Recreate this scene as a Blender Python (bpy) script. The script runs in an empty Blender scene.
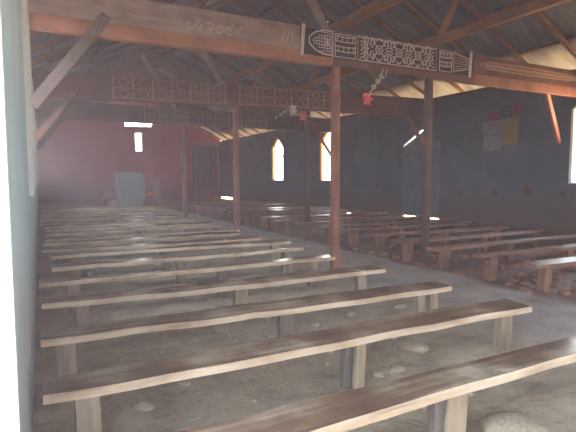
import bpy, bmesh, math, random
from mathutils import Vector, Matrix, noise
C = bpy.context.scene.collection
sc = bpy.context.scene
R = random.Random(7)

# ------------------------------------------------------------------ camera, sky, sun, exposure
CAMZ = 1.6
YAW = math.atan2(248, 481.5)
PITCH = math.atan2(38, 480)
cd = bpy.data.cameras.new('camera'); cam = bpy.data.objects.new('camera', cd); C.objects.link(cam)
cd.sensor_width = 36.0; cd.lens = 30.0; cd.clip_start = 0.02; cd.clip_end = 400
cam.location = (0, 0, CAMZ)
cam.rotation_euler = (math.pi / 2 - PITCH, 0, -YAW)
sc.camera = cam

SKY = 13
w = bpy.data.worlds.new('sky'); sc.world = w; w.use_nodes = True
nt = w.node_tree; bg = nt.nodes['Background']
tc = nt.nodes.new('ShaderNodeTexCoord'); sp = nt.nodes.new('ShaderNodeSeparateXYZ')
rp = nt.nodes.new('ShaderNodeValToRGB')
nt.links.new(tc.outputs['Generated'], sp.inputs[0]); nt.links.new(sp.outputs['Z'], rp.inputs[0])
rp.color_ramp.elements[0].color = (1.0, 0.97, 0.93, 1)
rp.color_ramp.elements[1].color = (0.72, 0.86, 1.0, 1); rp.color_ramp.elements[1].position = 0.6
nt.links.new(rp.outputs[0], bg.inputs['Color']); bg.inputs['Strength'].default_value = SKY

sd = bpy.data.lights.new('sun', 'SUN'); sun = bpy.data.objects.new('sun', sd); C.objects.link(sun)
sd.energy = 68; sd.color = (1.0, 0.90, 0.76); sd.angle = 0.01
sun.rotation_euler = Vector((0.12, 0.12, -1)).to_track_quat('-Z', 'Y').to_euler()

def portal(loc, direction, sx, sy):
    """guides sky light through one real opening; gives off no light itself"""
    l = bpy.data.lights.new('sky_portal', 'AREA'); o = bpy.data.objects.new('sky_portal', l); C.objects.link(o)
    l.shape = 'RECTANGLE'; l.size = sx; l.size_y = sy; l.cycles.is_portal = True
    o.location = loc; o.rotation_euler = Vector(direction).to_track_quat('-Z', 'Z').to_euler()

sc.view_settings.view_transform = 'Standard'; sc.view_settings.look = 'None'
sc.view_settings.gamma = 1.0; sc.view_settings.use_curve_mapping = False
sc.view_settings.exposure = -0.27
sc.cycles.use_denoising = True
sc.cycles.max_bounces = 10; sc.cycles.diffuse_bounces = 8; sc.cycles.volume_bounces = 1
sc.cycles.sample_clamp_indirect = 12
sc.cycles.caustics_reflective = False; sc.cycles.caustics_refractive = False

# ------------------------------------------------------------------ materials
def nodes(name):
    m = bpy.data.materials.new(name); m.use_nodes = True
    t = m.node_tree; return m, t, t.nodes['Principled BSDF']
def N(t, typ, **kw):
    n = t.nodes.new(typ)
    for k, v in kw.items(): setattr(n, k, v)
    return n
def ramp(t, src, stops):
    r = N(t, 'ShaderNodeValToRGB'); e = r.color_ramp.elements
    while len(e) > 1: e.remove(e[-1])
    e[0].position = stops[0][0]; e[0].color = (*stops[0][1], 1)
    for p, c in stops[1:]:
        x = e.new(p); x.color = (*c, 1)
    t.links.new(src, r.inputs[0]); return r.outputs[0]
def s2l(c): return tuple(((v / 255) / 12.92 if v / 255 <= .04045 else ((v / 255 + .055) / 1.055) ** 2.4) for v in c)
def wood(name, dark, mid, light, axis='X', rough=.6, bump=.25, scale=3.0, spec=.4):
    m, t, b = nodes(name)
    co = N(t, 'ShaderNodeTexCoord'); oi = N(t, 'ShaderNodeObjectInfo')
    ad = N(t, 'ShaderNodeVectorMath', operation='ADD'); ml = N(t, 'ShaderNodeMath', operation='MULTIPLY'); ml.inputs[1].default_value = 37
    t.links.new(oi.outputs['Random'], ml.inputs[0]); t.links.new(co.outputs['Object'], ad.inputs[0]); t.links.new(ml.outputs[0], ad.inputs[1])
    mp = N(t, 'ShaderNodeMapping'); s = [scale * 7] * 3; s['XYZ'.index(axis)] = scale * .5; mp.inputs['Scale'].default_value = s
    t.links.new(ad.outputs[0], mp.inputs[0])
    n1 = N(t, 'ShaderNodeTexNoise'); n1.inputs['Scale'].default_value = 1; n1.inputs['Detail'].default_value = 7; n1.inputs['Roughness'].default_value = .65
    t.links.new(mp.outputs[0], n1.inputs['Vector'])
    n2 = N(t, 'ShaderNodeTexNoise'); n2.inputs['Scale'].default_value = 2.3; n2.inputs['Detail'].default_value = 4
    t.links.new(ad.outputs[0], n2.inputs['Vector'])
    mx = N(t, 'ShaderNodeMath', operation='ADD'); t.links.new(n1.outputs[0], mx.inputs[0]); t.links.new(n2.outputs[0], mx.inputs[1])
    hf = N(t, 'ShaderNodeMath', operation='MULTIPLY'); hf.inputs[1].default_value = .5; t.links.new(mx.outputs[0], hf.inputs[0])
    t.links.new(ramp(t, hf.outputs[0], [(.34, s2l(dark)), (.5, s2l(mid)), (.66, s2l(light))]), b.inputs['Base Color'])
    rr = N(t, 'ShaderNodeMapRange'); rr.inputs['To Min'].default_value = rough - .1; rr.inputs['To Max'].default_value = rough + .15
    t.links.new(n2.outputs[0], rr.inputs[0]); t.links.new(rr.outputs[0], b.inputs['Roughness'])
    b.inputs['Specular IOR Level'].default_value = spec
    bp = N(t, 'ShaderNodeBump'); bp.inputs['Strength'].default_value = bump; bp.inputs['Distance'].default_value = .01
    t.links.new(n1.outputs[0], bp.inputs['Height']); t.links.new(bp.outputs[0], b.inputs['Normal'])
    return m
def plain(name, c, rough=.7, metallic=0, var=.12, scale=6):
    m, t, b = nodes(name)
    co = N(t, 'ShaderNodeTexCoord'); n = N(t, 'ShaderNodeTexNoise'); n.inputs['Scale'].default_value = scale; n.inputs['Detail'].default_value = 5
    t.links.new(co.outputs['Object'], n.inputs['Vector']); l = s2l(c)
    t.links.new(ramp(t, n.outputs[0], [(.3, tuple(v * (1 - var) for v in l)), (.7, tuple(min(1, v * (1 + var)) for v in l))]), b.inputs['Base Color'])
    b.inputs['Roughness'].default_value = rough; b.inputs['Metallic'].default_value = metallic
    return m

def earth():
    m, t, b = nodes('packed_earth')
    g = N(t, 'ShaderNodeNewGeometry'); sx = N(t, 'ShaderNodeSeparateXYZ'); t.links.new(g.outputs['Position'], sx.inputs[0])
    n1 = N(t, 'ShaderNodeTexNoise'); n1.inputs['Scale'].default_value = 2.2; n1.inputs['Detail'].default_value = 8; n1.inputs['Roughness'].default_value = .62
    n2 = N(t, 'ShaderNodeTexNoise'); n2.inputs['Scale'].default_value = 22; n2.inputs['Detail'].default_value = 6
    for n in (n1, n2): t.links.new(g.outputs['Position'], n.inputs['Vector'])
    soil = ramp(t, n1.outputs[0], [(.3, s2l((146, 132, 115))), (.5, s2l((186, 171, 150))), (.68, s2l((208, 193, 170)))])
    aisle = ramp(t, n1.outputs[0], [(.32, s2l((152, 140, 138))), (.66, s2l((190, 179, 175)))])
    red = ramp(t, n1.outputs[0], [(.32, s2l((92, 60, 50))), (.66, s2l((140, 98, 84)))])
    def step(a, c):
        wob = N(t, 'ShaderNodeMath', operation='MULTIPLY_ADD'); wob.inputs[1].default_value = .5
        t.links.new(n1.outputs[0], wob.inputs[0]); t.links.new(sx.outputs['X'], wob.inputs[2])
        r = N(t, 'ShaderNodeMapRange'); r.interpolation_type = 'SMOOTHSTEP'
        r.inputs['From Min'].default_value = a; r.inputs['From Max'].default_value = c
        t.links.new(wob.outputs[0], r.inputs[0]); return r.outputs[0]
    def mix(f, a, c):
        x = N(t, 'ShaderNodeMix', data_type='RGBA'); t.links.new(f, x.inputs[0]); t.links.new(a, x.inputs[6]); t.links.new(c, x.inputs[7]); return x.outputs[2]
    col = mix(step(6.1, 6.5), mix(step(4.3, 4.9), soil, aisle), red)
    sp = ramp(t, n2.outputs[0], [(.3, (.55, .55, .55)), (.5, (1, 1, 1))])
    mm = N(t, 'ShaderNodeMix', data_type='RGBA', blend_type='MULTIPLY'); mm.inputs[0].default_value = .5
    t.links.new(col, mm.inputs[6]); t.links.new(sp, mm.inputs[7]); t.links.new(mm.outputs[2], b.inputs['Base Color'])
    b.inputs['Roughness'].default_value = .62; b.inputs['Specular IOR Level'].default_value = .4
    bp = N(t, 'ShaderNodeBump'); bp.inputs['Strength'].default_value = .5; bp.inputs['Distance'].default_value = .045
    ad = N(t, 'ShaderNodeMath', operation='ADD'); t.links.new(n1.outputs[0], ad.inputs[0]); t.links.new(n2.outputs[0], ad.inputs[1])
    t.links.new(ad.outputs[0], bp.inputs['Height']); t.links.new(bp.outputs[0], b.inputs['Normal'])
    return m
def painted_wall(name, c1, c2, dirt, spots=()):
    m, t, b = nodes(name)
    g = N(t, 'ShaderNodeNewGeometry'); sx = N(t, 'ShaderNodeSeparateXYZ'); t.links.new(g.outputs['Position'], sx.inputs[0])
    n = N(t, 'ShaderNodeTexNoise'); n.inputs['Scale'].default_value = 1.3; n.inputs['Detail'].default_value = 8; n.inputs['Roughness'].default_value = .6
    t.links.new(g.outputs['Position'], n.inputs['Vector'])
    paint = ramp(t, n.outputs[0], [(.35, s2l(c1)), (.65, s2l(c2))])
    # mud splashed up and rubbed into the paint by people sitting against the wall
    h = N(t, 'ShaderNodeMath', operation='MULTIPLY_ADD'); h.inputs[1].default_value = -1.1
    t.links.new(n.outputs[0], h.inputs[0]); t.links.new(sx.outputs['Z'], h.inputs[2])
    r = N(t, 'ShaderNodeMapRange'); r.interpolation_type = 'SMOOTHSTEP'
    r.inputs['From Min'].default_value = -.2; r.inputs['From Max'].default_value = 1.1; r.inputs['To Min'].default_value = .8; r.inputs['To Max'].default_value = 0
    t.links.new(h.outputs[0], r.inputs[0])
    x = N(t, 'ShaderNodeMix', data_type='RGBA'); t.links.new(r.outputs[0], x.inputs[0]); t.links.new(paint, x.inputs[6]); x.inputs[7].default_value = (*s2l(dirt), 1)
    out = x.outputs[2]
    for (px, py, pz, rad) in spots:
        d = N(t, 'ShaderNodeVectorMath', operation='DISTANCE'); d.inputs[1].default_value = (px, py, pz)
        nn = N(t, 'ShaderNodeVectorMath', operation='ADD'); t.links.new(g.outputs['Position'], nn.inputs[0])
        sc_ = N(t, 'ShaderNodeVectorMath', operation='SCALE'); sc_.inputs['Scale'].default_value = .25
        n9 = N(t, 'ShaderNodeTexNoise'); n9.inputs['Scale'].default_value = 7; t.links.new(g.outputs['Position'], n9.inputs['Vector'])
        cen = N(t, 'ShaderNodeVectorMath', operation='SUBTRACT'); cen.inputs[1].default_value = (.5, .5, .5)
        t.links.new(n9.outputs['Color'], cen.inputs[0]); t.links.new(cen.outputs[0], sc_.inputs[0]); t.links.new(sc_.outputs[0], nn.inputs[1])
        t.links.new(nn.outputs[0], d.inputs[0])
        q = N(t, 'ShaderNodeMapRange'); q.inputs['From Min'].default_value = rad * .3; q.inputs['From Max'].default_value = rad; q.inputs['To Min'].default_value = .95; q.inputs['To Max'].default_value = 0
        t.links.new(d.outputs['Value'], q.inputs[0])
        y = N(t, 'ShaderNodeMix', data_type='RGBA'); t.links.new(q.outputs[0], y.inputs[0]); t.links.new(out, y.inputs[6]); y.inputs[7].default_value = (*s2l((74, 42, 40)), 1)
        out = y.outputs[2]
    t.links.new(out, b.inputs['Base Color']); b.inputs['Roughness'].default_value = .75
    bp = N(t, 'ShaderNodeBump'); bp.inputs['Strength'].default_value = .15; bp.inputs['Distance'].default_value = .02
    t.links.new(n.outputs[0], bp.inputs['Height']); t.links.new(bp.outputs[0], b.inputs['Normal'])
    return m
def tin():
    m, t, b = nodes('weathered_corrugated_iron')
    g = N(t, 'ShaderNodeNewGeometry')
    mp = N(t, 'ShaderNodeMapping'); mp.inputs['Scale'].default_value = (.8, 3.2, .8); t.links.new(g.outputs['Position'], mp.inputs[0])
    n = N(t, 'ShaderNodeTexNoise'); n.inputs['Scale'].default_value = 1.5; n.inputs['Detail'].default_value = 7
    t.links.new(mp.outputs[0], n.inputs['Vector'])
    t.links.new(ramp(t, n.outputs[0], [(.35, s2l((70, 72, 82))), (.55, s2l((86, 94, 110))), (.7, s2l((108, 114, 128)))]), b.inputs['Base Color'])
    b.inputs['Metallic'].default_value = .15; b.inputs['Roughness'].default_value = .6
    return m

M = dict(
    earth=earth(), tin=tin(),
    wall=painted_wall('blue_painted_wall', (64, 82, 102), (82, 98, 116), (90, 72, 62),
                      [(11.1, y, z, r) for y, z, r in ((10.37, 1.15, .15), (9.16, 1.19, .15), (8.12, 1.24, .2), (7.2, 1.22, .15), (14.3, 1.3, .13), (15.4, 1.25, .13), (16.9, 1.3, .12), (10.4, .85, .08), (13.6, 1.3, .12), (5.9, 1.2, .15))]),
    left_wall=painted_wall('glare_lightened_blue_wall', (180, 216, 232), (196, 226, 240), (150, 146, 140)),  # same blue paint as opposite, lightened to carry the grazing glare
    front=painted_wall('rose_painted_wall', (190, 50, 78), (206, 64, 92), (120, 44, 56)),
    bench=wood('bench_plank_top', (84, 60, 46), (134, 108, 88), (206, 190, 168), 'X', .2, .12, 1.3, .8),
    bench_edge=wood('bench_worn_edge', (140, 112, 90), (204, 180, 156), (232, 214, 192), 'X', .6, .4, 2.5),
    bench_red=wood('bench_red_plank_top', (84, 56, 44), (126, 88, 70), (164, 124, 102), 'X', .3, .16, 2.2, .8),
    leg=wood('bench_leg_wood', (120, 104, 90), (160, 142, 124), (186, 170, 152), 'Z', .75, .4, 2.5),
    leg_grey=wood('bench_grey_leg_wood', (74, 66, 64), (114, 106, 102), (142, 134, 130), 'Z', .8, .4, 2.5),
    leg_red=wood('bench_red_leg_wood', (92, 62, 48), (132, 94, 74), (164, 124, 100), 'Z', .75, .4, 2.5),
    post=wood('red_brown_post_wood', (112, 66, 50), (146, 92, 72), (166, 112, 90), 'Z', .6, .2, 2),
    post_shaded=wood('shaded_brown_post_wood', (62, 42, 38), (86, 60, 54), (106, 78, 70), 'Z', .65, .2, 2),  # shade on the right post row put into a darker wood colour
    beam=wood('orange_brown_beam_wood', (126, 84, 68), (158, 110, 90), (178, 130, 110), 'X', .6, .2, 1.5),
    board=wood('grey_brown_board_wood', (122, 108, 104), (154, 138, 134), (176, 160, 156), 'X', .7, .25, 1.5),
    dark_tan=wood('brown_brace_wood', (72, 60, 58), (94, 82, 80), (112, 98, 96), 'X', .7, .25, 1.5),
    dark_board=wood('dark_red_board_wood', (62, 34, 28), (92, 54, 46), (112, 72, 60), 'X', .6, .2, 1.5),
    rafter=wood('rafter_wood', (66, 44, 36), (92, 62, 48), (112, 80, 62), 'X', .7, .2, 1.5),
    plate=wood('long_plate_wood', (104, 66, 44), (138, 92, 64), (160, 114, 84), 'Y', .65, .2, 1.5),
    frame=wood('window_frame_wood', (150, 88, 50), (190, 120, 72), (210, 146, 96), 'Z', .6, .2, 3),
    door=wood('blue_door_paint', (70, 88, 106), (86, 104, 122), (100, 118, 134), 'Z', .6, .2, 2),
    black=plain('black_paint', (30, 24, 24), .7),
    white=plain('chalky_white_paint', (208, 196, 206), .7, 0, .1, 20),
    palegrey=plain('white_window_frame', (222, 226, 230), .6, 0, .05), ltgrey=plain('faded_pale_paint', (190, 178, 170), .8, 0, .15, 15),
    tanpaint=plain('faded_tan_paint', (150, 120, 108), .8, 0, .15, 15),
    redpaint=plain('red_paint', (170, 50, 50), .7),
    stone=plain('field_stone', (170, 156, 138), .85, 0, .25, 9),
    stone_red=plain('reddish_field_stone', (134, 98, 80), .85, 0, .3, 9),
    cloth=plain('pale_blue_cloth', (148, 166, 178), .9, 0, .08, 3),
    palecloth=plain('pale_pink_board', (206, 170, 166), .8),
    pink=plain('pink_paper', (122, 46, 78), .7), petal=plain('pink_petal', (226, 96, 110), .7, 0, .2, 25),
    petal_white=plain('white_petal', (226, 214, 208), .7, 0, .1, 25), petal_orange=plain('orange_petal', (216, 110, 60), .7, 0, .2, 25),
    navy=plain('dark_blue_paper', (50, 60, 84), .7), yellow=plain('yellow_paper', (136, 118, 72), .8), paper=plain('white_paper', (122, 122, 132), .8),
    ink=plain('brown_ink', (120, 84, 60), .8), stem=plain('dry_stem', (186, 176, 150), .8), leaf=plain('dull_green_leaf', (92, 104, 74), .8),
    pot=plain('clay_pot', (168, 96, 70), .8), ground=plain('pale_bounce_ground', (228, 182, 122), .95, 0, .15, .5),
    dark_ground=plain('dark_bounce_ground', (92, 82, 72), .95, 0, .2, .6),  # unseen ground toned dark to keep bounce light off the roof
    platform=plain('packed_clay_step', (160, 116, 92), .85, 0, .2, 2),
)

# ------------------------------------------------------------------ mesh helpers
def box(bm, x0, x1, y0, y1, z0, z1, bev=0.0, mi=0):
    g = bmesh.ops.create_cube(bm, size=1)
    for v in g['verts']:
        v.co = Vector(((x0 + x1) / 2 + v.co.x * (x1 - x0), (y0 + y1) / 2 + v.co.y * (y1 - y0), (z0 + z1) / 2 + v.co.z * (z1 - z0)))
    fs = set(f for v in g['verts'] for f in v.link_faces)
    for f in fs: f.material_index = mi
    if bev:
        es = list(set(e for v in g['verts'] for e in v.link_edges))
        bmesh.ops.bevel(bm, geom=es, offset=bev, segments=1, affect='EDGES')
    return bm
def bar(bm, p0, p1, w_, h_, bev=.006, up=(0, 0, 1)):
    p0, p1 = Vector(p0), Vector(p1); d = p1 - p0; L = d.length; d.normalize()
    s = d.cross(Vector(up)).normalized(); u = s.cross(d)
    n0 = len(bm.verts)
    box(bm, 0, L, -w_ / 2, w_ / 2, -h_ / 2, h_ / 2, bev)
    bm.verts.ensure_lookup_table()
    for v in bm.verts[n0:]:
        v.co = p0 + d * v.co.x + s * v.co.y + u * v.co.z
    return bm
def mesh_obj(name, bm, mats, parent=None, loc=None, smooth=False):
    bmesh.ops.recalc_face_normals(bm, faces=bm.faces)
    me = bpy.data.meshes.new(name); bm.to_mesh(me); bm.free()
    for m in (mats if isinstance(mats, (list, tuple)) else [mats]): me.materials.append(m)
    if smooth:
        for p in me.polygons: p.use_smooth = True
    o = bpy.data.objects.new(name, me); C.objects.link(o)
    if parent: o.parent = parent
    if loc is not None: o.location = loc
    return o
def tag(o, label, cat, group=None):
    o['label'] = label; o['category'] = cat
    if group: o['group'] = group
    return o
def empty(name, loc, label, cat, group=None):
    o = bpy.data.objects.new(name, None); C.objects.link(o); o.location = loc; o.empty_display_size = .1
    return tag(o, label, cat, group)
def struct(o): o['kind'] = 'structure'; return o
def copy_tree(o, parent=None):
    c = o.copy(); C.objects.link(c); c.parent = parent
    for ch in list(o.children): copy_tree(ch, c)
    return c
ORD = ['zeroth', 'first', 'second', 'third', 'fourth', 'fifth', 'sixth', 'seventh', 'eighth', 'ninth', 'tenth', 'eleventh', 'twelfth', 'thirteenth', 'fourteenth', 'fifteenth',
       'sixteenth', 'seventeenth', 'eighteenth', 'nineteenth', 'twentieth', 'twenty-first', 'twenty-second', 'twenty-third', 'twenty-fourth', 'twenty-fifth', 'twenty-sixth']

# extruded outline with holes, in a plane: 'X' (outline = (y,z)), 'Y' (outline = (x,z))
def slab(name, outer, holes, axis, pos, th, mats, parent=None):
    cu = bpy.data.curves.new('tmp', 'CURVE'); cu.dimensions = '2D'; cu.fill_mode = 'BOTH'; cu.extrude = th / 2
    for poly in [outer] + list(holes):
        s = cu.splines.new('POLY'); s.points.add(len(poly) - 1); s.use_cyclic_u = True
        for i, (a, b) in enumerate(poly): s.points[i].co = (a, b, 0, 1)
    t = bpy.data.objects.new('tmp', cu); C.objects.link(t)
    dg = bpy.context.evaluated_depsgraph_get(); me = bpy.data.meshes.new_from_object(t.evaluated_get(dg))
    bpy.data.objects.remove(t); bpy.data.curves.remove(cu)
    for v in me.vertices:
        a, b, c = v.co
        v.co = (pos + c, a, b) if axis == 'X' else (a, pos + c, b)
    bm = bmesh.new(); bm.from_mesh(me); bmesh.ops.remove_doubles(bm, verts=bm.verts, dist=1e-4)
    bpy.data.meshes.remove(me)
    return mesh_obj(name, bm, mats, parent)

XL, XR = -0.10, 11.1          # inner faces of the long walls
YB, YF = -3.2, 32.0
XC = 5.5
WT = 4.03                     # top of the long walls
PITCHM = .5
EZ = 4.5
def roof_z(x): return EZ + PITCHM * (XR - x) if x > XC else EZ + PITCHM * (x - (2 * XC - XR))
TH = .14

def lancet(y0, y1, z0, zs, za, n=6):
    """outline of a pointed opening"""
    pts = [(y0, z0), (y1, z0)]
    ym = (y0 + y1) / 2; hw = (y1 - y0) / 2
    for i in range(n + 1):
        a = i / n; pts.append((ym + hw * math.cos(a * math.pi / 2) ** .85, zs + (za - zs) * math.sin(a * math.pi / 2) ** 1.1))
    for i in range(n - 1, -1, -1):
        a = i / n; pts.append((ym - hw * math.cos(a * math.pi / 2) ** .85, zs + (za - zs) * math.sin(a * math.pi / 2) ** 1.1))
    return pts
def gable(y0, y1, z0, zs, za):
    return [(y0, z0), (y1, z0), (y1, zs), ((y0 + y1) / 2, za), (y0, zs)]

WIN_R = [(5.6, 7.07), (17.05, 18.45), (22.05, 23.45)]
DOOR_R = (11.2, 12.98)
DOOR_F = (29.35, 31.9)
WIN_L = [(5.75, 7.2), (11.2, 12.7), (17.05, 18.45), (22.05, 23.45)]
DOOR_L = (0.4, 2.0)

# ------------------------------------------------------------------ structure: walls
rects = [gable(a, b, 1.46, 3.2, 3.75) for a, b in WIN_R]
holes_r = rects + [gable(DOOR_R[0], DOOR_R[1], .27, 2.72, 3.2), [(29.35, .16), (31.9, .16), (31.9, 2.6), (29.35, 2.6)],
                   [(16.0, .1), (16.5, .06), (16.46, .23), (16.2, .25), (16.05, .22)], [(-1.6, 1.46), (-.2, 1.46), (-.2, 3.2), (-.9, 3.75), (-1.6, 3.2)]]
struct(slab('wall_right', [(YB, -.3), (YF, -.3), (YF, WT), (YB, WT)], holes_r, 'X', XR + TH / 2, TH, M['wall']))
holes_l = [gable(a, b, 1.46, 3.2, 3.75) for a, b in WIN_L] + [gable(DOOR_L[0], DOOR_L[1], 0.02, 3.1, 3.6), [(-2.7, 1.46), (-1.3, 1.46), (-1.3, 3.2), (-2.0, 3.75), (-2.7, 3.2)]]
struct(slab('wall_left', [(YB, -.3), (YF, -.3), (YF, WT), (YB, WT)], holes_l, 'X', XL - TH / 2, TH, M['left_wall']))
gab = [(XL - TH, -.3), (XR + TH, -.3), (XR + TH, 4.2), (XC, roof_z(XC) - .06), (XL - TH, 4.2)]
cross = [[(4.88, 4.86), (6.5, 4.9), (6.62, 5.12), (5.98, 5.12), (5.9, 5.22), (5.7, 5.26), (5.5, 5.22), (5.42, 5.12), (4.88, 5.1)],
         [(5.5, 3.33), (5.92, 3.33), (5.92, 4.47), (5.5, 4.47)]]
struct(slab('wall_front', gab, cross, 'Y', YF + TH / 2, TH, M['front']))
struct(slab('wall_back', gab, [[(3.9, .02), (7.1, .02), (7.1, 2.9), (5.5, 3.6), (3.9, 2.9)], [(1.2, 1.4), (2.4, 1.4), (2.4, 3.4), (1.2, 3.4)], [(8.6, 1.4), (9.8, 1.4), (9.8, 3.4), (8.6, 3.4)]], 'Y', YB - TH / 2, TH, M['wall']))

# floor: packed earth, uneven
def fz(x, y):
    z = .045 * noise.noise(Vector((x * 1.1, y * 1.1, 3))) + .035 * noise.noise(Vector((x * 3.3, y * 3.3, 9)))
    if 4.4 < x < 5.9: z = z * .4 + .012
    return z - .012
bm = bmesh.new(); nx, ny = 120, 380; vs = []
for j in range(ny + 1):
    for i in range(nx + 1):
        x = XL - TH + (XR - XL + 2 * TH) * i / nx; y = YB - TH + (YF - YB + 2 * TH) * j / ny
        vs.append(bm.verts.new((x, y, fz(x, y))))
for j in range(ny):
    for i in range(nx):
        a = j * (nx + 1) + i; bm.faces.new((vs[a], vs[a + 1], vs[a + nx + 2], vs[a + nx + 1]))
struct(mesh_obj('floor', bm, M['earth'], smooth=True))
for nm, mat, qs in (('floor_outside', 'ground', ((XR + TH, 80, -60, 100),)), ('floor_outside_dark', 'dark_ground', ((-70, XL - TH, -60, 100), (XL - TH, XR + TH, -60, YB - TH), (XL - TH, XR + TH, YF + TH, 100)))):  # unseen outside ground, pale right for eave bounce, dark elsewhere to limit it
    bm = bmesh.new()
    for x0, x1, y0, y1 in qs: bm.faces.new([bm.verts.new((a, b, -.06)) for a, b in ((x0, y0), (x1, y0), (x1, y1), (x0, y1))])
    struct(mesh_obj(nm, bm, M[mat]))

# roof: corrugated iron, real waves, a few nail holes letting daylight through
def roof(name, side, pin):
    bm = bmesh.new(); n = 4; pitch = .08; y0, y1 = YB - .6, YF + .6
    cols = int((y1 - y0) / (pitch / n)); half = XR - XC + .85
    srows = sorted(set([0, half / 3, half * 2 / 3, half] + [s for s, c in pin] + [s + .022 for s, c in pin]))
    grid = []
    for s in srows:
        row = []
        for c in range(cols + 1):
            y = y0 + c * pitch / n
            x = XC + side * s; z = EZ + PITCHM * (XR - XC - s) + .008 * math.sin(2 * math.pi * c / n + .4)
            row.append(bm.verts.new((x, y, z)))
        grid.append(row)
    pc = {(srows.index(s), int((c - y0) / (pitch / n))) for s, c in pin}
    for a in range(len(srows) - 1):
        for c in range(cols):
            if (a, c) in pc: continue
            bm.faces.new((grid[a][c], grid[a][c + 1], grid[a + 1][c + 1], grid[a + 1][c]))
    o = mesh_obj(name, bm, M['tin'], smooth=True); return struct(o)
PIN = {1: [(3.62, 6.43), (4.3, 5.9), (2.2, 12.4)], -1: [(1.4, 9.1), (2.3, 12.0), (3.4, 15.2), (3.2, 10.6)]}
roof('roof_right', 1, PIN[1]); roof('roof_left', -1, PIN[-1])
bm = bmesh.new()
for s in (-1, 1):
    bar(bm, (XC + s * .12, YB - .6, roof_z(XC) - .02), (XC + s * .12, YF + .6, roof_z(XC) - .02), .26, .01, 0)
struct(mesh_obj('roof_ridge', bm, M['tin']))

# rafters and purlins
side_name = {1: 'right', -1: 'left'}
def bar_obj(name, p0, p1, w_, h_, mat, up=(0, 0, 1), parent=None):
    p0, p1 = Vector(p0), Vector(p1); bm = bmesh.new(); bar(bm, (0, 0, 0), p1 - p0, w_, h_, .006, up)
    return mesh_obj(name, bm, mat, parent, p0)
YR = [6.95 + 1.25 * k for k in range(-2, 21)]
for s in (1, -1):
    for i, y in enumerate(YR):
        off = .172
        x1 = XC + s * (XR - XC + .75); p0 = (XC + s * .03, y + R.uniform(-.05, .05), roof_z(XC) - off); p1 = (x1, y + R.uniform(-.05, .05), EZ - PITCHM * .75 - off)
        o = bar_obj('rafter', p0, p1, .085, .11, M['rafter'])
        tag(o, f'brown roof rafter on the {side_name[s]} slope, {ORD[i+1]} one counting away from the camera', 'rafter', f'rafters under the {side_name[s]} roof slope')
    for i, x in enumerate((11.85, 10.66, 9.3, 7.9, 6.45)):
        xx = x if s > 0 else 2 * XC - x; z = roof_z(xx) - .05 if 0 < 1 else 0
        z = EZ + PITCHM * (XR - x) - .052
        o = bar_obj('purlin', (xx, YB - .5, z), (xx, YF + .5, z), .09, .07, M['rafter'], up=(s * .45, 0, 1))
        tag(o, f'long purlin under the iron of the {side_name[s]} roof slope, {ORD[i+1]} up from the eave', 'purlin', f'purlins of the {side_name[s]} roof slope')
for s, x in ((-1, 4.52), (1, 6.58)):
    o = bar_obj('long_plate', (x, YB + .05, WT + .09), (x, 17.1, WT + .09), .1, .15, M['plate'])
    tag(o, f'long orange brown timber running down the nave over the {side_name[s]} post row', 'timber', 'long timbers on the tie beams')
# wall plates on top of the long walls
for s, x in ((-1, XL - .06), (1, XR + .06)):
    o = bar_obj('wall_plate', (x, YB, WT + .045), (x, YF, WT + .045), .1, .09, M['dark_board'])
    tag(o, f'dark wooden plate along the top of the {side_name[s]} wall', 'timber', 'wall plates')

# trusses: board, lower beam, knee braces, struts
YT = [1.95, 6.95, 11.95, 16.95]
WHERE = ['overhead beside the camera', 'nearest the camera with the white painted frieze', 'second in view with the brown ladder frieze', 'farthest of the three in view along the nave']
for i, y in enumerate(YT):
    t = empty('roof_truss', (XC, y, 3.46), 'wooden roof truss across the nave, ' + WHERE[i], 'truss', 'roof trusses across the nave')
    def T(name, p0, p1, w_, h_, mat, up=(0, 0, 1)):
        q0 = Vector(p0) - t.location; q1 = Vector(p1) - t.location
        return bar_obj(name, q0, q1, w_, h_, mat, up, t)
    first = i <= 1
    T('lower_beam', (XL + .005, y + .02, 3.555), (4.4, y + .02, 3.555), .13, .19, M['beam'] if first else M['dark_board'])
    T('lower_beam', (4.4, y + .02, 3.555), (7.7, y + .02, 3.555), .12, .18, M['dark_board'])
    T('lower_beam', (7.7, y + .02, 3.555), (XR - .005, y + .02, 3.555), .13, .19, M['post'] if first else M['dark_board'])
    T('upper_board', (XL + .005, y, 3.84), (XC + 1.9, y, 3.84), .07, .38, M['board'] if first else M['rafter'])
    T('upper_board', (XC + 1.9, y, 3.84), (XR - .005, y, 3.84), .07, .38, M['dark_board'])
    T('knee_brace', (.86, y - .1, 3.72), (XL + .05, y - .1, 2.5), .14, .05, M['dark_tan'] if first else M['rafter'], (0, 1, 0))
    T('knee_brace', (9.9, y, 3.66), (XR - .04, y + .38, 2.45), .12, .07, M['post'], (0, 1, 0))
    T('strut', (4.3, y, 4.0), (3.2, y, 5.7), .14, .06, M['board'], (0, 1, 0))
    T('strut', (6.65, y, 4.0), (7.75, y, 5.9), .13, .06, M['plate'], (0, 1, 0))
    if i == 2: t.rotation_euler.z = -.1

# posts
for i, y in enumerate(YT[1:]):
    for s, x in ((-1, (4.5, 4.66, 4.58)[i]), (1, (6.58, 6.72, 6.5)[i])):
        bm = bmesh.new(); h = 3.46 if True else 0
        box(bm, -.062, .062, -.06, .06, -.08, h, .008)
        for v in bm.verts: v.co.x += .008 * math.sin(v.co.z * 1.3 + i)
        o = mesh_obj('wooden_post', bm, M['post' if s < 0 else 'post_shaded'], None, (x, y + .02 - (.1 * (x - XC) if i == 1 else 0), 0))
        tag(o, f'square {"red" if s < 0 else "dark"} brown post in the {side_name[s]} row, {ORD[i+1]} from the camera', 'post', 'posts along the aisle')

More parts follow.
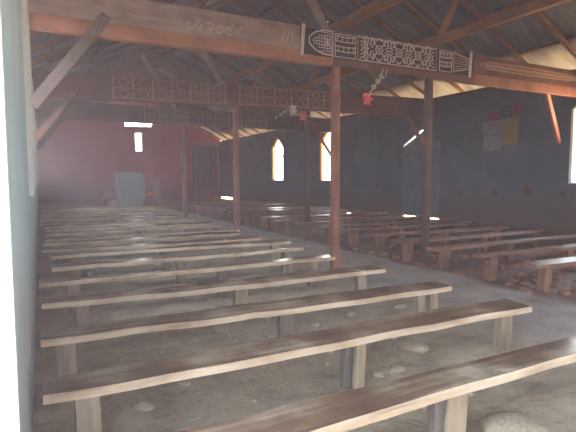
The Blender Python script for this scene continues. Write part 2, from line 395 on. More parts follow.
# pinkish haze added to imitate the milky lens veil, denser on the left
bm = bmesh.new(); e_ = .012
prof = [(XL + e_, .05), (XR - e_, .05), (XR - e_, WT), (XC, roof_z(XC) - .35), (XL + e_, WT)]
A = [bm.verts.new((x, YB + e_, z)) for x, z in prof]; B = [bm.verts.new((x, YF - e_, z)) for x, z in prof]
bm.faces.new(A); bm.faces.new(B[::-1])
for q in range(5): bm.faces.new((A[q], B[q], B[(q + 1) % 5], A[(q + 1) % 5]))
m_ = bpy.data.materials.new('veil_air'); m_.use_nodes = True; t_ = m_.node_tree; t_.nodes.remove(t_.nodes['Principled BSDF'])
v_ = t_.nodes.new('ShaderNodeVolumeScatter'); v_.inputs['Color'].default_value = (1, .84, .94, 1); v_.inputs['Density'].default_value = .012; v_.inputs['Anisotropy'].default_value = .3
g_ = t_.nodes.new('ShaderNodeNewGeometry'); sx_ = t_.nodes.new('ShaderNodeSeparateXYZ'); t_.links.new(g_.outputs['Position'], sx_.inputs[0])
mr_ = t_.nodes.new('ShaderNodeMapRange'); mr_.interpolation_type = 'SMOOTHSTEP'
for k_, q in (('From Min', 7.5), ('From Max', 1.5), ('To Min', .001), ('To Max', .018)): mr_.inputs[k_].default_value = q
t_.links.new(sx_.outputs['X'], mr_.inputs[0]); t_.links.new(mr_.outputs[0], v_.inputs['Density'])
t_.links.new(v_.outputs[0], t_.nodes['Material Output'].inputs['Volume'])
o = mesh_obj('lens_veil_haze', bm, m_); o['kind'] = 'stuff'; tag(o, 'thin pinkish haze added for the lens veil, filling the whole church', 'haze')

# ------------------------------------------------------------------ windows and doors
def frame_outline(name, pts, axis, pos, wdt, depth, mat, parent=None):
    """a frame that follows the opening"""
    cy = sum(p[0] for p in pts) / len(pts); cz = sum(p[1] for p in pts) / len(pts)
    inner = []
    n = len(pts)
    for k in range(n):
        p, a, b = Vector(pts[k]), Vector(pts[k - 1]), Vector(pts[(k + 1) % n])
        d1 = (p - a).normalized(); d2 = (b - p).normalized()
        n1 = Vector((-d1.y, d1.x)); n2 = Vector((-d2.y, d2.x)); nn = (n1 + n2).normalized(); q = p + nn * wdt / max(.35, nn.dot(n1))
        inner.append((q.x, q.y))
    return slab(name, pts, [inner], axis, pos, depth, mat, parent)
def window(n, ya, yb, side):
    x = XR + TH / 2 if side > 0 else XL - TH / 2
    pts = gable(ya, yb, 1.46, 3.2, 3.75)
    o = frame_outline(f'window_{n}', pts, 'X', x, .04 if side > 0 else .03, TH + .03 if side > 0 else TH + .10, M['frame'] if n in (2, 3) else M['palegrey']); struct(o)
    return o
k = 1
for a, b in WIN_R: window(k, a, b, 1); portal((XR + TH + .05, (a + b) / 2, 2.6), (-1, 0, 0), 1.5, 2.4); k += 1
for a, b in WIN_L: window(k, a, b, -1); portal((XL - TH - .05, (a + b) / 2, 2.6), (1, 0, 0), 1.5, 2.4); k += 1
portal((XL - TH - .05, sum(DOOR_L) / 2, 1.8), (1, 0, 0), 1.6, 3.6)
portal((XL - TH - .05, -2.0, 2.6), (1, 0, 0), 1.5, 2.4)
portal((XR + TH + .05, -.9, 2.6), (-1, 0, 0), 1.5, 2.4)
portal((5.5, YB - TH - .05, 1.8), (0, 1, 0), 3.3, 3.7)
portal((1.8, YB - TH - .05, 2.4), (0, 1, 0), 1.3, 2.1); portal((9.2, YB - TH - .05, 2.4), (0, 1, 0), 1.3, 2.1)
portal((5.7, YF + TH + .05, 4.3), (0, -1, 0), 1.9, 2.1)
o = bar_obj('prop_stick', (XR - .04, 23.1, 3.35), (XR - .04, 22.0, 2.65), .04, .05, M['rafter']); tag(o, 'dark stick slanting across the farthest pointed window', 'stick')

# side door with a pointed top
xd = XR + TH / 2
d0, d1 = DOOR_R
d = slab('door_1', [(d0 + .01, .325), (d1 - .008, .325), (d1 - .008, 2.66), (12.14, 3.08), (12.05, 3.13), (d0 + .01, 2.72)], [], 'X', xd, .05, M['door']); struct(d)
bm = bmesh.new(); q = XR + .04
for z in (.6, 1.6, 2.5): box(bm, q - .015, q + .01, d0 + .06, d1 - .08, z, z + .1, .004)
mesh_obj('door_batten', bm, M['door'], d)
d = slab('door_2', [(29.4, .33), (31.86, .33), (31.86, 2.6), (29.4, 2.6)], [], 'X', xd, .05, M['door']); struct(d)
o = bar_obj('trim_1', (XR - .01, 29.3, .1), (XR - .01, 29.3, 2.65), .08, .05, M['frame'], (0, 1, 0)); struct(o)
o = bar_obj('trim_2', (XL + .02, 5.3, 1.42), (XL + .02, 5.3, 4.0), .05, .04, M['palegrey'], (0, 1, 0)); struct(o)

bm = bmesh.new(); y_ = DOOR_L[1]
box(bm, XL - TH - .01, XL + .0, y_ - .035, y_ + .0, 0, 3.1, .003); o = struct(mesh_obj('trim_3', bm, plain('glare_white_jamb', (240, 240, 240), .6)))  # white strip added so the jamb shows as glare

# ------------------------------------------------------------------ front platform
bm = bmesh.new(); box(bm, XL + .004, XR - .004, 24.6, YF - .004, -.1, .2, .02); o = struct(mesh_obj('floor_platform', bm, M['platform']))

# ------------------------------------------------------------------ benches
def plank(rng, L, wd, th, sag=.008):
    bm = bmesh.new(); n = max(8, int(L / .12)); rings = []
    ph = [rng.uniform(0, 6) for _ in range(6)]; amp = rng.uniform(.4, 1.2)
    knots = [rng.uniform(.1, .9) * L for _ in range(2)]
    for i in range(n + 1):
        x = L * i / n
        f = -wd / 2 + amp * (.009 * math.sin(x * 1.9 + ph[0]) + .006 * math.sin(x * 5.3 + ph[1])) + sum(.02 * math.exp(-((x - k) / .06) ** 2) for k in knots[:1])
        b = wd / 2 + amp * (.010 * math.sin(x * 1.5 + ph[2]) + .006 * math.sin(x * 6.1 + ph[3]))
        zt = sag * math.sin(x * 1.1 + ph[4]) + .003 * math.sin(x * 7 + ph[5])
        tw = .012 * math.sin(x * .8 + ph[2])
        e = .009
        prof = [(f, -th + tw), (f, -e + tw), (f + e, tw), (0, 0), (b - e, -tw), (b, -e - tw), (b, -th - tw), (0, -th)]
        sk = (.02 * (ph[0] - 3) / 3) * (1 if i == n else 0)
        rings.append([bm.verts.new((x + sk * (yy / wd), yy, zt + zz)) for yy, zz in prof])
    m = 8
    for i in range(n):
        for k_ in range(m):
            fc = bm.faces.new((rings[i][k_], rings[i + 1][k_], rings[i + 1][(k_ + 1) % m], rings[i][(k_ + 1) % m]))
            fc.material_index = 1 if k_ in (0, 1) else 0
    for r_ in (rings[0], rings[-1]):
        fc = bm.faces.new(r_); fc.material_index = 1
    return bm
def leg_bm(rng, wx, wy, h):
    bm = bmesh.new(); box(bm, -wx / 2, wx / 2, -wy / 2, wy / 2, -.09, h, 0)
    bmesh.ops.subdivide_edges(bm, edges=bm.edges[:], cuts=2, use_grid_fill=True)
    ta = rng.uniform(-.08, .12); sh = rng.uniform(-.03, .03)
    for v in bm.verts:
        q = v.co.z / max(h, .1)
        v.co.x = v.co.x * (1 + ta * (1 - q)) + sh * (1 - q); v.co.y += .01 * math.sin(v.co.x * 30 + ta * 50)
        v.co += Vector((rng.uniform(-1, 1), rng.uniform(-1, 1), 0)) * .004
    return bm
def bench(x0, x1, yc, wd, th, top, legs, right, label, group, rz=0, wob=True):
    rng = random.Random(int(yc * 1000) + (5 if right else 0))
    t = empty('plank_bench', (x0, yc, 0), label, 'bench', group); t.rotation_euler.z = rz
    s = mesh_obj('seat', plank(rng, x1 - x0, wd, th), [M['bench_red'] if right else M['bench'], M['bench_edge'] if not right else M['bench_red']], t, (0, 0, top))
    for lx, wx, wy, mat in legs:
        lg = mesh_obj('leg', leg_bm(rng, wx, wy, top - th + .004), M[mat], t, (lx - x0, rng.uniform(-.03, 0) - .03, 0))
    return t
left_rows = [(2.05, .30, -.02, 4.2), (3.035, .28, -.03, 4.06), (4.02, .28, -.04, 4.07), (5.16, .27, -.03, 4.05), (6.2, .25, -.05, 3.95)]
y = 7.2
while y < 21.4:
    left_rows.append((y, R.uniform(.22, .28), R.uniform(-.05, .12), R.uniform(3.85, 4.2))); y += R.uniform(.84, .98)
for i, (yc, wd, x0, x1) in enumerate(left_rows):
    if i == 0: legs = [(.3, .14, .07, 'leg'), (2.13, .13, .08, 'leg'), (2.02, .08, .06, 'leg_grey'), (3.95, .13, .08, 'leg')]
    elif i == 1: legs = [(.2, .13, .08, 'leg'), (2.16, .09, .08, 'leg'), (2.06, .07, .05, 'leg_grey'), (3.82, .13, .09, 'leg')]
    elif i == 2: legs = [(.13, .13, .07, 'leg'), (2.02, .13, .07, 'leg_grey'), (3.68, .09, .06, 'leg'), (3.84, .1, .08, 'leg')]
    else: legs = [(R.uniform(.2, .45), R.uniform(.11, .16), .07, 'leg'), (R.uniform(1.7, 2.3), R.uniform(.1, .15), .07, R.choice(['leg', 'leg_grey'])), (x1 - R.uniform(.25, .4), R.uniform(.11, .15), .08, 'leg')]
    top = .4 if i < 5 else R.uniform(.37, .42)
    bench(x0, x1, yc, wd, .052, top, legs, False, f'rough brown plank bench of the left block, {ORD[i+1]} row from the camera', 'plank benches of the left block', rz=(.0 if i < 4 else R.uniform(-.006, .006)))
y = 4.34; i = 0
while y < 24.2:
    x0 = 6.03 + (R.uniform(-.03, .2) if i > 2 else 0); x1 = R.uniform(10.45, 10.85)
    legs = [(x0 + .3, R.uniform(.15, .2), .11, 'leg_red'), (R.uniform(7.9, 8.6), .15, .09, 'leg_red'), (x1 - .35, .16, .09, 'leg_red')]
    if 0.2 > abs(y - 6.97): y += .28
    bench(x0 + (.66 if abs((y - 6.95) % 5) < .2 and i > 3 else 0), x1, y, R.uniform(.24, .29), .052, R.uniform(.39, .42), legs if not (abs((y - 6.95) % 5) < .2 and i > 3) else [(l[0] + .66 if l is legs[0] else l[0], *l[1:]) for l in legs], True,
          f'reddish brown plank bench of the right block, {ORD[i+1]} row from the camera', 'plank benches of the right block', rz=R.uniform(-.004, .004))
    y += .95 if i < 2 else R.uniform(.97, 1.08); i += 1

# ------------------------------------------------------------------ stones on the earth floor
def stone_mesh(seed, mat):
    bm = bmesh.new(); bmesh.ops.create_icosphere(bm, subdivisions=2, radius=1)
    for v in bm.verts:
        n_ = noise.noise(v.co * 1.1 + Vector((seed * 7.3, 0, 0))); n2 = noise.noise(v.co * 2.7 + Vector((0, seed * 3.1, 0)))
        v.co *= 1 + .35 * n_ + .16 * n2; v.co.z *= .62
    me = bpy.data.meshes.new('stone'); bm.to_mesh(me); bm.free(); me.materials.append(mat)
    for p in me.polygons: p.use_smooth = True
    return me
SM = [stone_mesh(k_, M['stone']) for k_ in range(6)]; SR = [stone_mesh(k_ + 10, M['stone_red']) for k_ in range(6)]
def stone(x, y, r, red, label, group):
    o = bpy.data.objects.new('stone', R.choice(SR if red else SM)); C.objects.link(o)
    o.location = (x, y, fz(x, y) + r * .12); o.scale = (r * R.uniform(.9, 1.4), r * R.uniform(.8, 1.1), r * R.uniform(.7, 1)); o.rotation_euler = (R.uniform(-.15, .15), R.uniform(-.15, .15), R.uniform(0, 6))
    return tag(o, label, 'stone', group)
stone(2.56, 1.9, .2, False, 'large pale rounded stone in front of the nearest bench, at the bottom edge', None)
stone(3.05, 3.38, .14, False, 'broad pale stone under the right half of the second left bench', None)
stone(2.66, 3.12, .08, False, 'pale stone left of the broad one under the second left bench', None)
stone(2.42, 3.06, .05, False, 'smallest pale stone just right of the middle legs of the second left bench', None)
stone(.60, 3.42, .07, False, 'pale stone behind the left end of the second left bench', None)
stone(.95, 3.62, .06, False, 'rough stone right of the pale one behind the second left bench', None)
stone(3.62, 1.72, .09, False, 'flat pale stone on the floor at the lower right corner', None)
stone(1.64, 4.72, .10, False, 'broad low stone between the third and fourth left benches, under the middle', None)
stone(1.28, 4.62, .08, False, 'low stone left of the broad one between the third and fourth left benches', None)
stone(2.0, 5.75, .09, False, 'low stone behind the middle of the fourth left bench', None)
stone(3.2, 4.6, .08, False, 'low stone right of the middle between the third and fourth left benches', None)
def near_bench(y, rows, tol): return any(abs(y - r) < tol for r in rows)
LEGS = [o.matrix_basis.translation + o.parent.matrix_basis.translation for o in bpy.data.objects if o.parent and o.name.startswith('leg')] + [o.location.copy() for o in bpy.data.objects if o.name.startswith('wooden_post')]
PL = [(o.location.x, o.location.y, o.scale.x) for o in bpy.data.objects if o.name.startswith('stone')]
def free(x, y, r):
    if any(abs(p.x - x) < r * 1.3 + .12 and abs(p.y - y) < r * 1.3 + .08 for p in LEGS): return False
    if any((a - x) ** 2 + (b - y) ** 2 < ((r * 1.5 + c * 1.2)) ** 2 for a, b, c in PL): return False
    PL.append((x, y, r)); return True
def spots(n_, fx, fy, lo, hi):
    k_ = 0
    for _ in range(n_ * 30):
        x, y, r = fx(), fy(), R.uniform(lo, hi)
        if free(x, y, r):
            k_ += 1; yield x, y, r
            if k_ == n_: return
for x, y, r in spots(80, lambda: R.uniform(.2, 4.1), lambda: 2.5 + 12 * R.random() ** 1.3, .02, .08):
    stone(x, y, r, False, 'small rough tan stone on the earth floor between the left benches', 'small stones between the left benches')
for x, y, r in spots(260, lambda: 6.15 + 4.6 * R.random() ** 1.25, lambda: 4.0 + 8.5 * R.random() ** 1.2, .04, .1):
    stone(x, y, r, True, 'reddish rubble stone lying under the benches of the right block', 'rubble stones under the right benches')

# ------------------------------------------------------------------ painted friezes on the tie beams
def strip(bm, pts, wdt, th=.012, y=0.0, closed=False):
    """flat raised line in the XZ plane, proud of the board towards -Y"""
    n_ = len(pts); P = [Vector((p[0], p[1])) for p in pts]; ring = []
    for k_ in range(n_):
        a = P[k_ - 1] if (k_ > 0 or closed) else P[k_]; b = P[(k_ + 1) % n_] if (k_ < n_ - 1 or closed) else P[k_]
        d_ = (b - a); d_ = d_.normalized() if d_.length > 1e-6 else Vector((1, 0)); nn = Vector((-d_.y, d_.x)) * wdt / 2
        l, r = P[k_] + nn, P[k_] - nn
        ring.append([bm.verts.new((l.x, y, l.y)), bm.verts.new((r.x, y, r.y)), bm.verts.new((r.x, y - th, r.y)), bm.verts.new((l.x, y - th, l.y))])
    m = n_ if closed else n_ - 1
    for k_ in range(m):
        A, B = ring[k_], ring[(k_ + 1) % n_]
        for q in range(4): bm.faces.new((A[q], A[(q + 1) % 4], B[(q + 1) % 4], B[q]))
    if not closed:
        bm.faces.new(ring[0]); bm.faces.new(ring[-1])
def circ(cx, cz, rx, rz, n_=16, a0=0, a1=2 * math.pi): return [(cx + rx * math.cos(a0 + (a1 - a0) * k_ / n_), cz + rz * math.sin(a0 + (a1 - a0) * k_ / n_)) for k_ in range(n_ + (0 if a1 - a0 > 6.28 else 1))]
def spiral(cx, cz, r, turns, a0, sgn=1, n_=18): return [(cx + r * (1 - .8 * k_ / n_) * math.cos(a0 + sgn * turns * 2 * math.pi * k_ / n_), cz + r * (1 - .8 * k_ / n_) * math.sin(a0 + sgn * turns * 2 * math.pi * k_ / n_)) for k_ in range(n_ + 1)]

YP = 6.95 - .035 - .03
fr = empty('carved_frieze', (5.73, YP, 3.82), 'dark fretwork board with white scrollwork and crosses fixed to the nearest tie beam', 'frieze')
zc0, zc1 = 3.59, 4.01
bm = bmesh.new(); box(bm, 3.78 - 5.73, 7.66 - 5.73, .0, .028, zc0 - 3.82, zc1 - 3.82, .004); mesh_obj('backing_board', bm, M['black'], fr)
def fobj(name, bm, mat, dx=5.73, dz=3.82, par=None):
    for v in bm.verts: v.co.x -= dx; v.co.z -= dz
    return mesh_obj(name, bm, mat, par or fr)
for nm, x in (('end_bar', 3.82), ('end_bar', 7.56)):
    bm = bmesh.new(); strip(bm, [(x - .03, zc0 - .03), (x + .0, zc1 + .04)], .055, .02); fobj(nm, bm, M['white'])
# left bullet-shaped panel
bm = bmesh.new(); z = 3.82
out = [(4.36, z + .185), (4.2, z + .18), (4.05, z + .14), (3.93, z + .05), (3.93, z - .05), (4.05, z - .15), (4.2, z - .195), (4.36, z - .2)]
strip(bm, out, .022)
for k_ in range(7):
    zz = z - .15 + .05 * k_; xl = 3.98 + abs(zz - z) * 1.1; strip(bm, [(xl, zz), (4.36, zz)], .009, .008)
for k_ in range(7): x = 4.02 + k_ * .05; strip(bm, [(x, z - .05 - (k_ * .018)), (x, z + .05 + (k_ * .016))], .009, .008)
strip(bm, [(4.2, z - .1), (4.34, z + .1)], .012); strip(bm, [(4.2, z + .1), (4.34, z - .1)], .012)
strip(bm, [(4.37, zc0), (4.37, zc1)], .02)
fobj('arrow_panel', bm, M['white'])
# barred panel
def barred(x0, x1):
    bm = bmesh.new(); strip(bm, [(x0, zc0 + .02), (x1, zc0 + .02), (x1, zc1 - .03), (x0, zc1 - .03)], .018, closed=True)
    for zz in (z + .13, z + .05, z - .03, z - .11): strip(bm, [(x0, zz), ((x0 + x1) / 2, zz - .015), (x1, zz)], .016)
    for k_ in range(4):
        x = x0 + (x1 - x0) * (k_ + .5) / 4
        strip(bm, [(x, z + .13), (x - .02, z + .05)], .012); strip(bm, [(x, z - .03), (x + .02, z - .11)], .012)
    return bm
fobj('barred_panel', barred(4.42, 4.83), M['white'])
fobj('barred_panel', barred(6.74, 7.05), M['white'])
# the big scroll panel
bm = bmesh.new(); X0, X1 = 4.88, 6.66
strip(bm, [(X0, zc0 + .015), (X1, zc0 + .015), (X1, zc1 - .02), (X0, zc1 - .02)], .018, closed=True)
for cx in (5.33, 5.77, 6.21):
    strip(bm, circ(cx, z, .075, .07), .018, closed=True); strip(bm, circ(cx, z, .03, .03, 10), .016, closed=True)
    for sx in (-1, 1):
        for sz in (-1, 1):
            strip(bm, spiral(cx + sx * .13, z + sz * .105, .075, 1.15, math.pi / 2 * (1 if sz < 0 else -1), sx * sz), .019)
            strip(bm, [(cx + sx * .05, z + sz * .055), (cx + sx * .11, z + sz * .1), (cx + sx * .13, z + sz * .18)], .019)
    for sz in (-1, 1): strip(bm, circ(cx, z + sz * .14, .05, .045, 10, 0 if sz > 0 else math.pi, math.pi if sz > 0 else 2 * math.pi), .019)
for cx in (5.55, 5.99, 5.05, 6.45):
    for sz in (-1, 1): strip(bm, circ(cx, z + sz * .12, .04, .075, 12), .018, closed=True)
    strip(bm, [(cx - .07, z), (cx + .07, z)], .019)
for sx, cx in ((1, 4.93), (-1, 6.61)):
    for k_ in range(3): strip(bm, circ(cx, z, .05 + .05 * k_, .05 + .06 * k_, 10, -math.pi / 2 if sx > 0 else math.pi / 2, math.pi / 2 if sx > 0 else 1.5 * math.pi), .018)
fobj('scroll_panel', bm, M['white'])
# right tapered panel
bm = bmesh.new(); strip(bm, [(7.1, z + .17), (7.54, z + .08), (7.54, z - .1), (7.1, z - .19)], .022, closed=True)
for k_ in range(6): f_ = k_ / 5; strip(bm, [(7.16, z - .14 + .27 * f_), (7.52, z - .075 + .13 * f_)], .01, .008)
fobj('tapered_panel', bm, M['ltgrey'])
bm = bmesh.new(); strip(bm, [(7.13, z + .15), (7.13, z - .15)], .02, .016); fobj('red_stripe', bm, M['redpaint'])

# painted scrawl on the left of the near board, long spear shape on its right
t = empty('painted_scrawl', (2.3, 6.95 - .036, 3.78), 'faint pale scrawled curls painted on the left half of the near beam', 'painting')
strokes = [spiral(1.98 + k_ * .15, 3.79, .07, 1.0, k_ * 1.3, 1 if k_ % 2 else -1) for k_ in range(5)] + [[(2.62, 3.9), (2.7, 3.76), (2.8, 3.88)]] + [[(3.45 + .09 * k_, 3.74), (3.52 + .06 * k_, 3.92)] for k_ in range(3)]
for st in strokes:
    bm = bmesh.new(); strip(bm, st, .018, .004)
    for v in bm.verts: v.co -= Vector((2.3, 0, 3.78))
    mesh_obj('stroke', bm, M['ltgrey'], t)
bm = bmesh.new()
sp_ = [(7.85, 0), (8.1, .065), (9.2, .075), (10.6, .06), (11.0, .03), (11.0, -.03), (10.6, -.06), (9.2, -.075), (8.1, -.065)]
strip(bm, sp_, .03, .012, closed=True); strip(bm, [(8.0, 0), (11.0, 0)], .05, .008)
for k_ in range(26): x = 8.15 + k_ * .11; strip(bm, [(x, -.05), (x + .06, .05)], .02, .006)
for v in bm.verts: v.co.x -= 9.4
tag(mesh_obj('painted_spear', bm, M['tanpaint'], None, (9.4, 6.95 - .036, 3.85)), 'long pale spear shape carved along the right half of the near beam', 'carving')

# ladder friezes on the farther trusses
def ladder(yt, x0, x1, z0, z1, label, centre):
    y_ = yt - .036
    f = empty('ladder_frieze', ((x0 + x1) / 2, y_, (z0 + z1) / 2), label, 'frieze'); dx, dz = (x0 + x1) / 2, (z0 + z1) / 2
    bm = bmesh.new(); box(bm, x0 - dx, x1 - dx, -.02, .0, z0 - dz, z1 - dz, .004); mesh_obj('backing_board', bm, M['dark_board'], f)
    bm = bmesh.new(); n_ = int((x1 - x0) / .46)
    yy = -.02; zm = (z0 + z1) / 2; hh = (z1 - z0) / 2
    for s_ in (-1, 1):
        strip(bm, [(x0, zm + s_ * (hh - .02)), (x1, zm + s_ * (hh - .02))], .025, .012, yy)
    strip(bm, [(x0, zm), (x1, zm)], .03, .012, yy)
    for k_ in range(n_ + 1):
        x = x0 + .03 + (x1 - x0 - .06) * k_ / n_
        strip(bm, [(x, z0), (x, z1)], .05, .016, yy)
        if k_ < n_:
            cx = x + (x1 - x0) / n_ / 2
            for s_ in (-1, 1):
                if centre and abs(cx - 3) > 99: pass
                strip(bm, circ(cx, zm + s_ * hh * .5, .12, hh * .3, 8), .022, .012, yy, closed=True)
            strip(bm, [(cx - .16, zm + hh * .75), (cx - .08, zm + hh * .45)], .02, .012, yy); strip(bm, [(cx + .16, zm - hh * .75), (cx + .08, zm - hh * .45)], .02, .012, yy)
    for v in bm.verts: v.co.x -= dx; v.co.z -= dz
    mesh_obj('fretwork', bm, M['tanpaint'], f)
    if yt == 11.95: f.rotation_euler.z = -.1; f.location.y -= .1 * ((x0 + x1) / 2 - XC)
    return f
ladder(11.95, 1.6, 4.4, 3.5, 4.02, 'brown fretwork frieze on the second beam, left of the post', True)
ladder(11.95, 4.7, 7.7, 3.52, 4.02, 'brown fretwork frieze on the second beam, right of the post', True)
ladder(16.95, 3.2, 7.8, 3.5, 4.0, 'brown fretwork frieze on the third beam along the nave', True)

# ------------------------------------------------------------------ flowers hanging from the beams
def tube(bm, pts, r, n_=6):
    rings = []
    for k_, p in enumerate(pts):
        a = Vector(pts[max(0, k_ - 1)]); b = Vector(pts[min(len(pts) - 1, k_ + 1)]); d_ = (b - a).normalized()
        s = d_.orthogonal().normalized(); u = d_.cross(s)
        rings.append([bm.verts.new(Vector(p) + (s * math.cos(q * 2 * math.pi / n_) + u * math.sin(q * 2 * math.pi / n_)) * r) for q in range(n_)])
    for A, B in zip(rings, rings[1:]):
        for q in range(n_): bm.faces.new((A[q], A[(q + 1) % n_], B[(q + 1) % n_], B[q]))
    bm.faces.new(rings[0]); bm.faces.new(rings[-1])
def bloom(bm, c, r, layers=3, seed=1):
    rg = random.Random(seed)
    for L_ in range(layers):
        n_ = 6 - L_
        for k_ in range(n_):
            a = 2 * math.pi * (k_ + .5 * L_) / n_ + rg.uniform(-.2, .2); rad = r * (1 - .28 * L_)
            g_ = bmesh.ops.create_uvsphere(bm, u_segments=8, v_segments=5, radius=1)
            dirv = Vector((math.cos(a), -.45 - .3 * L_, math.sin(a))).normalized()
            mt = dirv.to_track_quat('Z', 'Y').to_matrix().to_4x4()
            for v in g_['verts']:
                q = Vector((v.co.x * rad * .42, v.co.y * rad * .12, v.co.z * rad * .5 + rad * .5))
                v.co = Vector(c) + mt @ q
def hanging_flower(loc, stempts, blooms, label, leafy=()):
    t = empty('hanging_flower', loc, label, 'flower', None)
    bm = bmesh.new()
    for st in stempts: tube(bm, st, .012)
    mesh_obj('stem', bm, M['stem'], t, smooth=True)
    for (c, r, mat) in blooms:
        bm = bmesh.new(); bloom(bm, c, r, 3, int(r * 1000)); mesh_obj('bloom', bm, M[mat], t, smooth=True)
    for c0, c1 in leafy:
        bm = bmesh.new(); c0, c1 = Vector(c0), Vector(c1); n_ = 6
        for k_ in range(n_):
            p = c0.lerp(c1, k_ / (n_ - 1)); s_ = 1 if k_ % 2 else -1
            g_ = bmesh.ops.create_uvsphere(bm, u_segments=6, v_segments=4, radius=1)
            for v in g_['verts']: v.co = p + Vector((v.co.x * .05 + s_ * .03, v.co.y * .015, v.co.z * .035 + s_ * .015))
        mesh_obj('leaf_spray', bm, M['stem'], t, smooth=True)
    return t
hanging_flower((5.4, 6.87, 3.45), [[(.02, 0, .06), (-.06, -.02, -.1), (-.2, -.03, -.28), (-.32, -.03, -.42)], [(.1, 0, .05), (.05, -.02, -.08), (-.15, -.02, -.2)]],
               [((-.36, -.04, -.5), .13, 'petal')], 'pink paper flower on pale stems hanging under the near painted frieze', [((-.02, -.02, -.06), (-.22, -.02, -.3))])
hanging_flower((6.1, 11.79, 3.5), [[(0, 0, .05), (-.1, 0, -.1), (-.3, 0, -.2)], [(0, 0, .05), (.12, 0, -.1), (.42, -.02, -.18)]],
               [((.1, -.03, -.05), .16, 'petal_white'), ((.42, -.04, -.2), .17, 'petal')], 'spray of white and pink flowers hanging from the second beam', [((-.1, 0, -.08), (-.42, 0, -.3))])

# ------------------------------------------------------------------ posters on the right wall
def poster(y0, y1, z0, z1, mat, label, marks=(), markmat='ink'):
    cy, cz = (y0 + y1) / 2, (z0 + z1) / 2
    bm = bmesh.new(); box(bm, -.006, 0, y0 - cy, y1 - cy, z0 - cz, z1 - cz)
    o = tag(mesh_obj('poster', bm, M[mat], None, (XR - .001, cy, cz)), label, 'poster', 'papers pinned on the right wall')
    if marks:
        bm = bmesh.new()
        for a, b, c, d_ in marks: box(bm, -.009, -.006, a, b, c, d_)
        mesh_obj('print', bm, M[markmat], o)
poster(9.08, 9.4, 3.17, 3.41, 'pink', 'pink paper on the right wall, left of the dark one', [(-.1, .1, -.02, 0), (-.1, .06, -.08, -.06)], 'navy')
poster(8.68, 9.03, 3.21, 3.52, 'navy', 'dark blue paper on the right wall between two pink ones', [(-.1, .1, .05, .06), (-.12, .12, -.05, -.03)], 'paper')
poster(8.38, 8.63, 3.26, 3.52, 'pink', 'pink paper on the right wall, right of the dark one', [(-.06, .06, -.02, .0)], 'navy')
poster(9.02, 9.58, 2.8, 3.15, 'paper', 'pale grey paper pinned above another, left of the yellow poster', [(-.2, .2, .1, .11), (-.2, .15, .04, .05), (-.2, .2, -.04, -.03)])
poster(9.0, 9.56, 2.35, 2.76, 'paper', 'lower pale grey paper on the wall, left of the yellow poster', [(-.2, .2, .14, .15), (-.2, .1, .02, .03)])
poster(8.48, 8.97, 2.48, 3.18, 'yellow', 'tall faded yellow poster on the right wall', [(-.16, .16, -.1, -.08), (-.16, .1, .02, .03), (-.14, .14, -.22, -.21)])

# ------------------------------------------------------------------ front end: pulpit, boards, flowers
t = empty('pulpit', (3.55, 22.6, 0), 'tall pulpit draped in pale blue cloth behind the last benches', 'pulpit')
bm = bmesh.new(); box(bm, -.5, .5, -.3, .3, -.02, 1.76, .01); mesh_obj('body', bm, M['rafter'], t)
bm = bmesh.new(); box(bm, -.58, .58, -.38, .38, 1.76, 1.82, .01); mesh_obj('top', bm, M['rafter'], t)
bm = bmesh.new(); n_ = 36; pr = []
per = []
for k_ in range(n_ + 1):
    x = -.56 + 1.12 * k_ / n_; wv = .012 * math.sin(k_ * 1.7)
    pr.append([(x, .2, 1.835), (x, -.38, 1.84), (x, -.405 + wv * .3, 1.8), (x, -.40 + wv, 1.2), (x, -.40 + wv * 1.6, .32 + .01 * math.sin(k_))])
for k_ in range(n_):
    A = [bm.verts.new(p) for p in pr[k_]]; B = [bm.verts.new(p) for p in pr[k_ + 1]]
    for q in range(4): bm.faces.new((A[q], B[q], B[q + 1], A[q + 1]))
bmesh.ops.remove_doubles(bm, verts=bm.verts, dist=1e-5)
o = mesh_obj('drape', bm, M['cloth'], t, smooth=True); md = o.modifiers.new('s', 'SOLIDIFY'); md.thickness = .006
for x, wd_, h, lab in ((5.75, .52, 1.6, 'pale pink board leaning on the front wall, nearest the pulpit'), (6.75, .46, 1.35, 'shorter pale pink board leaning on the front wall, right of the taller one')):
    bm = bmesh.new(); box(bm, -wd_ / 2, wd_ / 2, 0, .04, 0, h, .008); box(bm, -wd_ / 2 + .06, wd_ / 2 - .06, -.012, 0, .08, h - .08, .004)
    o = mesh_obj('leaning_board', bm, M['palecloth'], None, (x, YF - .28, .2)); o.rotation_euler.x = -.13; tag(o, lab, 'board', 'boards leaning on the front wall')
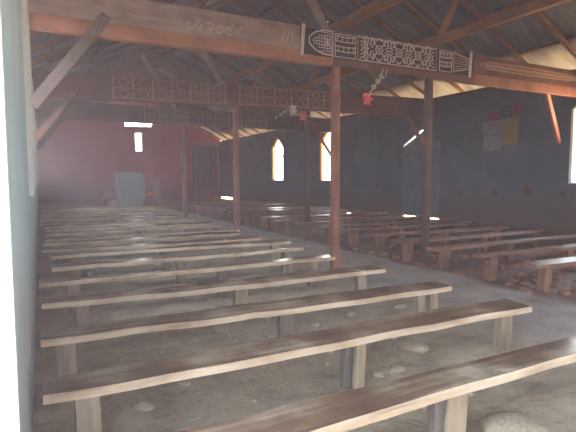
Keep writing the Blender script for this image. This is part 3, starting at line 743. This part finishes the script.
for x, y_, lab in ((2.95, 25.2, 'clay pot of orange flowers left of the pulpit'), (5.1, 25.2, 'clay pot of orange flowers right of the pulpit')):
    t = empty('flower_pot', (x, y_, .2), lab, 'flowers', 'pots of flowers beside the pulpit')
    bm = bmesh.new(); bmesh.ops.create_cone(bm, cap_ends=True, segments=20, radius1=.12, radius2=.18, depth=.3)
    for v in bm.verts: v.co.z += .15
    g_ = bmesh.ops.create_cone(bm, cap_ends=True, segments=20, radius1=.2, radius2=.2, depth=.04)
    for v in g_['verts']: v.co.z += .3
    mesh_obj('pot', bm, M['pot'], t)
    bm = bmesh.new()
    for k_ in range(7):
        a = k_ * .9; tube(bm, [(0, 0, .28), (.08 * math.cos(a), .08 * math.sin(a), .42), (.17 * math.cos(a), .17 * math.sin(a), .52 + .03 * (k_ % 3))], .01, 5)
    mesh_obj('stem', bm, M['leaf'], t)
    for k_ in range(7):
        a = k_ * .9; bm = bmesh.new(); bloom(bm, (.17 * math.cos(a), .17 * math.sin(a), .54 + .03 * (k_ % 3)), .1, 2, k_)
        mesh_obj('bloom', bm, M['petal_orange'], t, smooth=True)

# added purple cloth standing in for a flare tint in the front corner
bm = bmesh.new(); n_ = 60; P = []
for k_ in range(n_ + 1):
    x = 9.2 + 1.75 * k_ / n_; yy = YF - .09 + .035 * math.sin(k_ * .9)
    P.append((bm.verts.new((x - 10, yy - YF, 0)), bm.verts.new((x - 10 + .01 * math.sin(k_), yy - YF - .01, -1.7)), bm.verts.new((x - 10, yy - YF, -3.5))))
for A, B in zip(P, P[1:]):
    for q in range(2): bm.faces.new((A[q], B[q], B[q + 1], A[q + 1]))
t = empty('flare_cloth', (10, YF, 3.8), 'purple cloth added for a flare tint on the front wall beside the far side door', 'flare_cloth')
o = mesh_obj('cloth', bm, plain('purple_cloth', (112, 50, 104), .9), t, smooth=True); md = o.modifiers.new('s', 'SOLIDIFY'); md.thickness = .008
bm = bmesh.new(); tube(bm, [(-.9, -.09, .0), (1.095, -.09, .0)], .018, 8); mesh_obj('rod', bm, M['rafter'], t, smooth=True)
